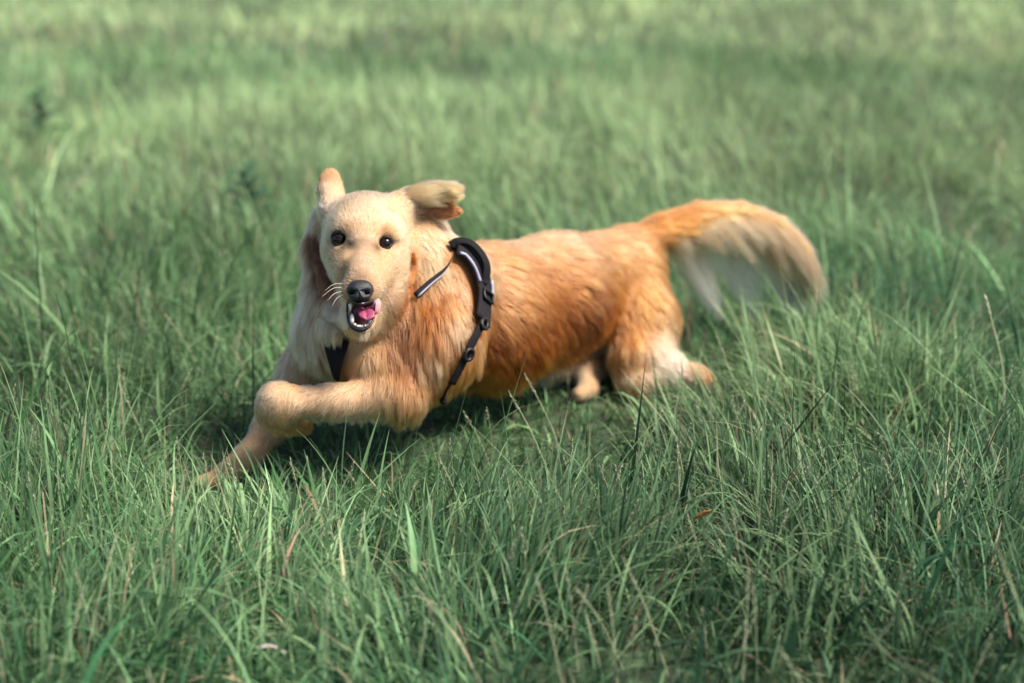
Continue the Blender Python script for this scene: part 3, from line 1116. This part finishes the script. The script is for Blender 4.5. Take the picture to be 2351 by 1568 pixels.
# russet fur hanging behind the cheeks, coloured darker for the recess shade
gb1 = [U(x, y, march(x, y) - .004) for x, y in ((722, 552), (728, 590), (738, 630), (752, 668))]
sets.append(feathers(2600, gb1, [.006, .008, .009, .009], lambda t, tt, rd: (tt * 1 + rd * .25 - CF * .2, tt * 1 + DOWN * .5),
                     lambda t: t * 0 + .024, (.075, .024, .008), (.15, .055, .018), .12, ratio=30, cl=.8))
gb2 = [U(x, y, march(x, y) - .003) for x, y in ((948, 578), (949, 612), (940, 645))]
sets.append(feathers(380, gb2, [.003, .004, .004], lambda t, tt, rd: (tt * 1 + rd * .25 - CF * .2, tt * 1 + DOWN * .5),
                     lambda t: t * 0 + .020, RUST, (.30, .10, .02), .12, ratio=30, cl=.8))
NOCUT = len(sets)
pb = [U(x, y, march(x, y) - .018) for x, y in ((730, 738), (745, 744), (762, 752), (778, 762))]
sets.append(feathers(600, pb, [.007] * 4, lambda t, tt, rd: (DOWN * 1 - CF * .35 + rd * .2, DOWN * 1 - CF * .1),
                     lambda t: t * 0 + .030, WHITE, CREAM, .10, ratio=30, cl=.85))
# cut away fur that would grow through the harness
cent = np.vstack([p for p, w in harness_pts])
wid = np.concatenate([np.full(len(p), w) for p, w in harness_pts])
kd = KDTree(len(cent))
for i, q in enumerate(cent):
    kd.insert(q, i)
kd.balance()
allp, allc, sizes = [], [], []
for si, (pts, C) in enumerate(sets):
    keep = np.ones(len(pts), bool)
    lo_h, hi_h = cent.min(0) - .05, cent.max(0) + .05
    cand = np.where(np.all((pts[:, 0] > lo_h) & (pts[:, 0] < hi_h), axis=1))[0]
    for i in (cand if si < NOCUT else ()):
        for k in (0, 2, 3, 4, pts.shape[1] - 1):
            q, j, dd = kd.find(pts[i, k])
            if dd < wid[j] * .5 + (.011 if k == 0 else .001):
                keep[i] = False
                break
    # none over the eyes, nose or mouth opening
    for c, rad in ((U(*EYES[0][:3]), .0125), (U(*EYES[1][:3]), .0115), (nc, .0155), (U(801, 559, march(801, 559)), .0035), (U(867, 566, march(867, 566)), .003), (U(829, 722, 1.885), .017), (U(829, 722, 1.90), .017), (U(829, 735, 1.875), .012)):
        keep &= np.linalg.norm(pts[:, 0] - c, axis=1) > rad
        keep &= np.linalg.norm(pts[:, -1] - c, axis=1) > rad
    C = C[keep]
    if C.ndim == 2:
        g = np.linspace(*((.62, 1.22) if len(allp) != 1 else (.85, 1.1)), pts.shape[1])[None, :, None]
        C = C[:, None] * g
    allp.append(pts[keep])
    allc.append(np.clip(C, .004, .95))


def hair_object(name, plist, clist, rad, parent):
    hc = bpy.data.hair_curves.new(name)
    sz = np.concatenate([np.full(len(p), p.shape[1], np.int32) for p in plist])
    hc.add_curves(sz.tolist())
    pos = np.vstack([p.reshape(-1, 3) for p in plist]).astype(np.float32)
    pos = pos - np.array(parent.matrix_world.translation, np.float32)
    hc.attributes["position"].data.foreach_set("vector", pos.ravel())
    ra = hc.attributes.get("radius") or hc.attributes.new("radius", 'FLOAT', 'POINT')
    rv = np.concatenate([np.tile(r_ * (1 - np.linspace(0, 1, p.shape[1]) ** 2 * .85), len(p)) for p, r_ in zip(plist, rad)]).astype(np.float32)
    ra.data.foreach_set("value", rv)
    ca = hc.attributes.new("tint", 'FLOAT_COLOR', 'POINT')
    c4 = np.ones((len(pos), 4), np.float32)
    c4[:, :3] = np.vstack([c.reshape(-1, 3) for c in clist])
    ca.data.foreach_set("color", c4.ravel())
    o = bpy.data.objects.new(name, hc)
    COL.objects.link(o)
    hc.materials.append(M_FUR)
    o.parent = parent
    return o


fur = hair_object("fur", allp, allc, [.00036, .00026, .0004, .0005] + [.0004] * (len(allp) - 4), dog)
fur["kind"] = "stuff"
print("hairs", sum(map(len, allp)))

# ------------------------------------------------------------------ grass
def grass_material():
    m = bpy.data.materials.new("grass_blade")
    m.use_nodes = True
    nt = m.node_tree
    b = nt.nodes["Principled BSDF"]
    b.inputs["Roughness"].default_value = 0.5
    b.inputs["Specular IOR Level"].default_value = 0.22
    a = attr_color_node(nt, "tint")
    nt.links.new(a.outputs["Color"], b.inputs["Base Color"])
    tr = nt.nodes.new("ShaderNodeBsdfTranslucent")
    nt.links.new(a.outputs["Color"], tr.inputs["Color"])
    mx = nt.nodes.new("ShaderNodeMixShader")
    mx.inputs[0].default_value = 0.32
    nt.links.new(b.outputs[0], mx.inputs[1])
    nt.links.new(tr.outputs[0], mx.inputs[2])
    nt.links.new(mx.outputs[0], nt.nodes["Material Output"].inputs["Surface"])
    return m


M_GRASS = grass_material()
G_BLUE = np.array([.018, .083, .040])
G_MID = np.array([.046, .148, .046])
G_PALE = np.array([.305, .455, .222])
G_YEL = np.array([.450, .520, .250])
STRAW = np.array([.42, .34, .22])
PINK = np.array([.34, .20, .15])


TROD = np.array([[*on_ground(px, py)[:2], r] for px, py, r in ((500, 1215, .08), (580, 1185, .09), (480, 1160, .05), (620, 1505, .06), (1600, 1230, .05), (500, 1140, .08), (560, 1100, .09), (590, 1050, .10), (700, 1060, .10), (860, 1040, .12), (1020, 1010, .12), (1180, 980, .12), (1330, 950, .12), (1480, 940, .10), (1600, 930, .14), (1640, 900, .10), (1350, 920, .10))])


def blades(n, y0, y1, hmean, wmean, K, stem=False, dry=.03, power=1.0, tufts=None, loose=1.0):
    """Blades scattered over the wedge of field in front of the camera between y0 and y1 metres."""
    y = y0 + (y1 - y0) * R.random(n) ** power
    wide = y * .44 + .30
    xr = R.random(n) * 2 - 1
    x = np.where(R.random(n) < .86, xr * wide, np.sign(xr) * wide * (1 + np.abs(xr) * .55))
    if tufts is not None:
        i = R.integers(0, len(tufts), n)
        T = np.array([[*on_ground(px, py)[:2], sg, hm, az_, pl_] for px, py, sg, hm, az_, pl_ in tufts])[i]
        x, y = T[:, 0] + R.normal(0, 1, n) * T[:, 2], T[:, 1] + R.normal(0, 1, n) * T[:, 2] * 1.1
    # tufts: pull some blades towards shared centres
    cx = np.round(x / .055) * .055 + (value_noise(x, y, .055, 71) - .5) * .05
    cy = np.round(y / .055) * .055 + (value_noise(x, y, .055, 72) - .5) * .05
    pull = R.random(n) * .6
    x, y = x + (cx - x) * pull, y + (cy - y) * pull
    tall = value_noise(x + 20, y + 20, .45, 5) * .6 + value_noise(x + 20, y + 20, .16, 6) * .4
    h = hmean * (.30 + 1.25 * tall) * R.lognormal(0, .28, n)
    w = wmean * R.lognormal(0, .38, n)
    az = R.random(n) * 2 * np.pi
    flow = value_noise(x + 9, y + 9, .5, 8) * 4 * np.pi
    az = np.where(R.random(n) < .55, flow + R.normal(0, .6, n), az)
    if tufts is not None:
        h = T[:, 3] * R.lognormal(-.1, .25, n)
        az = T[:, 4] + R.normal(0, .7, n)
    lean = np.abs(R.normal(.40 * loose, .30 * loose, n))
    curl = np.abs(R.normal(.5 * loose, .5, n)) * (R.random(n) < .8)
    # trodden shorter where the dog runs
    gx_, gy_ = x[:, None] - TROD[None, :, 0], y[:, None] - TROD[None, :, 1]
    near = np.exp(-((gx_ ** 2 + gy_ ** 2) / TROD[None, :, 2] ** 2)).max(1)
    h = h * (1 - .55 * near)
    t = np.linspace(0, 1, K + 1)[None]
    ang = lean[:, None] + (curl * 2.0)[:, None] * t ** 1.8
    ang = np.minimum(ang, 2.3)
    ds = (h / K)[:, None]
    hz = np.concatenate([np.zeros((n, 1)), np.cumsum(np.sin(ang[:, 1:]) * ds, 1)], 1)
    vz = np.concatenate([np.zeros((n, 1)), np.cumsum(np.cos(ang[:, 1:]) * ds, 1)], 1)
    sway = (R.normal(0, .10, n) * h)[:, None] * t ** 2
    dx, dy = np.cos(az)[:, None], np.sin(az)[:, None]
    c = np.stack([x[:, None] + dx * hz - dy * sway, y[:, None] + dy * hz + dx * sway, np.maximum(vz, .004) - .006], -1)
    # keep the dog clear: bend down what would stand inside it, drop what still does
    for _ in range(4):
        bad = (grid_at(c) < .010).any(1)
        c[bad, :, 2] *= .55
    bad = (grid_at(c) < .006).any(1)
    keep = ~bad & (R.random(n) < .12 + 1.75 * value_noise(x + 60, y + 60, .15, 33))
    tw = (R.random(n) - .5)[:, None] * 2.4
    yaw = az[:, None] + np.pi / 2 + tw * t + R.normal(0, .5, n)[:, None]
    prof = np.ones_like(t) if stem else (.55 + .45 * np.minimum(1, t * 4)) * (1 - t ** 2.2)
    half = (w[:, None] * .5) * np.maximum(prof, .06 if not stem else .5)
    sd = np.stack([np.cos(yaw), np.sin(yaw), np.zeros_like(yaw)], -1) * half[..., None]
    v = np.stack([c - sd, c + sd], 2)                       # n, K+1, 2, 3
    # colours
    pa = value_noise(x + 30, y + 30, 1.1, 14) * .55 + value_noise(x + 30, y + 30, .35, 15) * .45
    yw = y + (value_noise(x + 40, y + 40, 1.1, 17) - .5) * 1.4
    yl = np.interp(yw, [3.0, 3.9, 4.7, 5.3, 6.1, 6.6, 7.3, 8.5, 14], [.05, .35, .30, .04, .04, .9, .9, .4, .3])  # yellow strips far off: bands of sunlight put into blade colour
    pl = np.interp(yw, [2.2, 3.6, 4.6, 5.4, 6.1, 6.8, 9], [-.16, .72, .85, .25, .22, 1.0, .85])  # paler far bands painted as sunlit, nearest grass kept dark
    q = R.random(n)
    col = G_BLUE + (G_MID - G_BLUE) * np.clip(pa * 1.3 + R.normal(0, .22, n) + np.interp(y, [1.2, 2.0, 3.0], [-.55, -.2, .1]), 0, 1)[:, None]  # near blades darker and bluer: foreground shade put into their colour
    k = np.clip(R.normal(.12, .2, n) + (pa - .4) * .5 + pl, 0, 1)[:, None]
    k = k if tufts is None else np.clip(k + T[:, 5:6] * R.random((n, 1)) * 1.3, 0, 1)
    col = col * (1 - k) + G_PALE * k
    k = (yl * R.uniform(.3, 1, n))[:, None]
    col = col * (1 - k) + G_YEL * k
    col = np.where((q < dry)[:, None], STRAW * R.uniform(.7, 1.1, n)[:, None], col)
    col = np.where((q > 1 - dry * .2)[:, None], PINK, col)
    col = col * R.lognormal(0, .30, n)[:, None]
    col = col * (.62 + .76 * value_noise(x + 80, y * .7 + 80, .55, 44))[:, None]
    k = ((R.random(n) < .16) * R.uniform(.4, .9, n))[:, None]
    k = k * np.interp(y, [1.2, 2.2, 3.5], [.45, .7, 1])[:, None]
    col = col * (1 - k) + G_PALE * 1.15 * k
    cc = np.repeat(np.repeat(col[:, None, None], K + 1, 1), 2, 2)
    tipdry = (R.random(n) < .18)[:, None, None, None] * np.clip((t - .7) / .3, 0, 1)[..., None, None] * .8
    cc = cc * (1 - tipdry) + STRAW * .8 * tipdry
    v, cc = v[keep], cc[keep]
    m = len(v)
    base = np.arange(m)[:, None] * (2 * (K + 1)) + np.arange(K)[None] * 2
    qd = np.stack([base, base + 1, base + 3, base + 2], -1).reshape(-1, 4)
    return v.reshape(-1, 3), qd, cc.reshape(-1, 3)


print("grass...")
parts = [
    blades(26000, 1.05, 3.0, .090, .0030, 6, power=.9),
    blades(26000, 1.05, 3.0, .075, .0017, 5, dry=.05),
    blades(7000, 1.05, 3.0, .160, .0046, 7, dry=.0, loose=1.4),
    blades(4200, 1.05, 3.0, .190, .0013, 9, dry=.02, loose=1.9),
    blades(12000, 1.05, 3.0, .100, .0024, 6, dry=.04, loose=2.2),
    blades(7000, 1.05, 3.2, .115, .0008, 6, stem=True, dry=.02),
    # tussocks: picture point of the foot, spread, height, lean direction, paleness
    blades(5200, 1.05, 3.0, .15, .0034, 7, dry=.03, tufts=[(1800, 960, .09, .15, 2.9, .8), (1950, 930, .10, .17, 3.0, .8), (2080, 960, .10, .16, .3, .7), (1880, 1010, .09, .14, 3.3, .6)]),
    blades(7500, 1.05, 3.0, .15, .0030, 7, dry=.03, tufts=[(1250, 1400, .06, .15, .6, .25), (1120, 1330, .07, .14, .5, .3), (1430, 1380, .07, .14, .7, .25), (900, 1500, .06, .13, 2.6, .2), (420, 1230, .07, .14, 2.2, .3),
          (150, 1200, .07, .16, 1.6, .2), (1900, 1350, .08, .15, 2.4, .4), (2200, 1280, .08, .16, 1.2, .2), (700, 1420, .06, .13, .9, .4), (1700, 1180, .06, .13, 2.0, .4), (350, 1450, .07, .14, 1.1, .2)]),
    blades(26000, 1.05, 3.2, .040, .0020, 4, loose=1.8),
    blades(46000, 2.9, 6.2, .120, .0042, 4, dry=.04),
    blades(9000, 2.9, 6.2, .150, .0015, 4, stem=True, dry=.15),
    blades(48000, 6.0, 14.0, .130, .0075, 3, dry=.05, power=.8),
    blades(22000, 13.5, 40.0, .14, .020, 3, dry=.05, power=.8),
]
off, V, Q, Cc = 0, [], [], []
for v, q, c in parts:
    V.append(v); Q.append(q + off); Cc.append(c)
    off += len(v)
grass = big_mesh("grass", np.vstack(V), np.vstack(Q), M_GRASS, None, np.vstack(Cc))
tag(grass, "long tangled green grass covering the whole field", "grass", kind="stuff")
print("grass quads", len(grass.data.polygons))

# seed heads on thin stems
def seed_heads(n):
    V, F = [], []
    y = 1.15 + 1.9 * R.random(n)
    x = (R.random(n) * 2 - 1) * (y * .42 + .3)
    for i in range(n):
        h = R.uniform(.08, .15)
        az, ln_ = R.random() * 6.28, R.uniform(.1, .6)
        b0 = np.array([x[i], y[i], -.004])
        top = b0 + np.array([math.cos(az) * ln_ * h, math.sin(az) * ln_ * h, h])
        mid = (b0 + top) / 2 + np.array([0, 0, .01])
        path = spline([b0, mid, top], 9)
        if (grid_at(path) < .012).any():
            continue
        v, f = tube(path, np.linspace(.0007, .0005, 9), 3)
        o = len(V); V.extend(v); F.extend([tuple(a + o for a in q) for q in f])
        tg0 = norm(top - path[-3])
        for s in range(14):
            p = top - tg0 * .034 * s / 14
            a = s * 2.4
            sd = norm(np.cross(tg0, np.array([math.cos(a), math.sin(a), .3])))
            q = p + sd * .0022
            w = np.cross(sd, tg0) * .0008
            o = len(V)
            V.extend([p, q + w + tg0 * .002, q + tg0 * .006, q - w + tg0 * .002])
            F.append((o, o + 1, o + 2, o + 3))
    return V, F


sv, sf = seed_heads(420)
M_SEED = mat_basic("pale_seed_head", (.30, .32, .20), .7, .2, .3, 200)
seeds = mesh_obj("seed_head_grass", sv, sf, M_SEED, smooth=False)
tag(seeds, "thin grass stems with pale feathery seed heads scattered near the camera", "grass", kind="stuff")

# ------------------------------------------------------------------ single things in the grass
# tall pale stalk standing above the grass on the right
def stalk(px0, py0, px1, py1, label):
    b0 = on_ground(px0, py0)
    dd = (b0 - CAMP) @ CF
    top = U(px1, py1, dd * .99)
    root = bpy.data.objects.new("grass_stalk", None)
    COL.objects.link(root)
    root.location = b0
    bpy.context.view_layer.update()
    tag(root, label, "grass stalk")
    mid = (b0 + top) / 2 + CR * .012
    path = spline([b0, mid, top], 16)
    v, f = tube(path, np.linspace(.0014, .0008, 16), 6)
    mesh_obj("stem", v, f, M_STALK, root)
    tg0 = norm(path[-1] - path[-3])
    vs, fs = [], []
    for s in range(18):
        p = top - tg0 * .03 * s / 18
        sd = norm(np.cross(tg0, np.array([math.cos(s * 2.4), math.sin(s * 2.4), .3])))
        v, f = ellipsoid(p + sd * .0012, (tg0 * .0035, sd * .0011, np.cross(sd, tg0) * .0011), 6, 4)
        o = len(vs); vs.extend(v); fs.extend([tuple(a + o for a in q) for q in f])
    mesh_obj("seed_head", vs, fs, M_STALK, root)


M_STALK = mat_basic("pale_stalk", (.42, .42, .26), .6, .3, .2, 100)
stalk(2305, 1010, 2262, 680, "tall pale seed stalk standing above the grass near the right edge")

# orange dry leaf caught in the grass
lc = U(1613, 1178, 1.72)
ax, ay = norm(D(.8, .5, .2)), norm(D(-.3, .8, .5))
lv, lf = [], []
for i in range(7):
    t = i / 6
    w = .0042 * math.sin(math.pi * (.1 + .88 * t))
    for s in (-1, 0, 1):
        lv.append(lc + ax * (.022 * (t - .5)) + ay * w * s + np.cross(ax, ay) * (.0012 * abs(s) + .003 * t * t))
for i in range(6):
    for j in range(2):
        lf.append((i * 3 + j, i * 3 + j + 1, (i + 1) * 3 + j + 1, (i + 1) * 3 + j))
leaf = mesh_obj("dry_leaf", lv, lf, mat_basic("dry_orange_leaf", (.55, .20, .05), .6, .3, .3, 300))
leaf.modifiers.new("thick", 'SOLIDIFY').thickness = .0006
tag(leaf, "small dry orange leaf caught in the grass right of centre", "leaf")

# pale twig lying in the grass at the bottom
tw0, tw1 = on_ground(590, 1488, .045), on_ground(655, 1500, .04)
v, f = tube(spline([tw0, (tw0 + tw1) / 2 + np.array([0, .004, .003]), tw1], 12), np.linspace(.0026, .0016, 12), 8)
tag(mesh_obj("twig", v, f, mat_basic("bleached_twig", (.36, .31, .28), .8, .2, .35, 250, .6)), "short bleached twig lying low in the grass at the bottom", "twig")

# dark broad-leaved weeds behind the dog
M_WEED = mat_basic("dark_weed_leaf", (.034, .085, .036), .5, .3, .3, 120)


def weed(px, py, h, n, label):
    b0 = on_ground(px, py)
    root = bpy.data.objects.new("weed_plant", None)
    COL.objects.link(root)
    root.location = b0
    bpy.context.view_layer.update()
    tag(root, label, "weed", group="dark weeds in the grass")
    v, f = tube([b0, b0 + np.array([0, 0, h * .9])], [.004, .002], 6)
    mesh_obj("stem", v, f, M_WEED, root)
    for i in range(n):
        a = i * 2.4
        z = h * (.35 + .6 * i / n)
        d = np.array([math.cos(a), math.sin(a), .35 + .4 * i / n])
        d = norm(d)
        sd = norm(np.cross(d, np.array([0, 0, 1.0])))
        L = h * .5 * (1.2 - .5 * i / n)
        vs, fs = [], []
        for k in range(7):
            t = k / 6
            w = L * .24 * math.sin(math.pi * (.06 + .92 * t) ** .8)
            c = b0 + np.array([0, 0, z]) + d * L * t - np.array([0, 0, L * .35 * t * t])
            for s in (-1, 0, 1):
                vs.append(c + sd * w * s + np.array([0, 0, abs(s) * w * .3]))
        for k in range(6):
            for j in range(2):
                fs.append((k * 3 + j, k * 3 + j + 1, (k + 1) * 3 + j + 1, (k + 1) * 3 + j))
        mesh_obj("leaf", vs, fs, M_WEED, root)


weed(572, 545, .17, 12, "dark green leafy weed in the grass left of the dog's head")
weed(100, 352, .19, 12, "dark green leafy weed in the grass near the left edge")
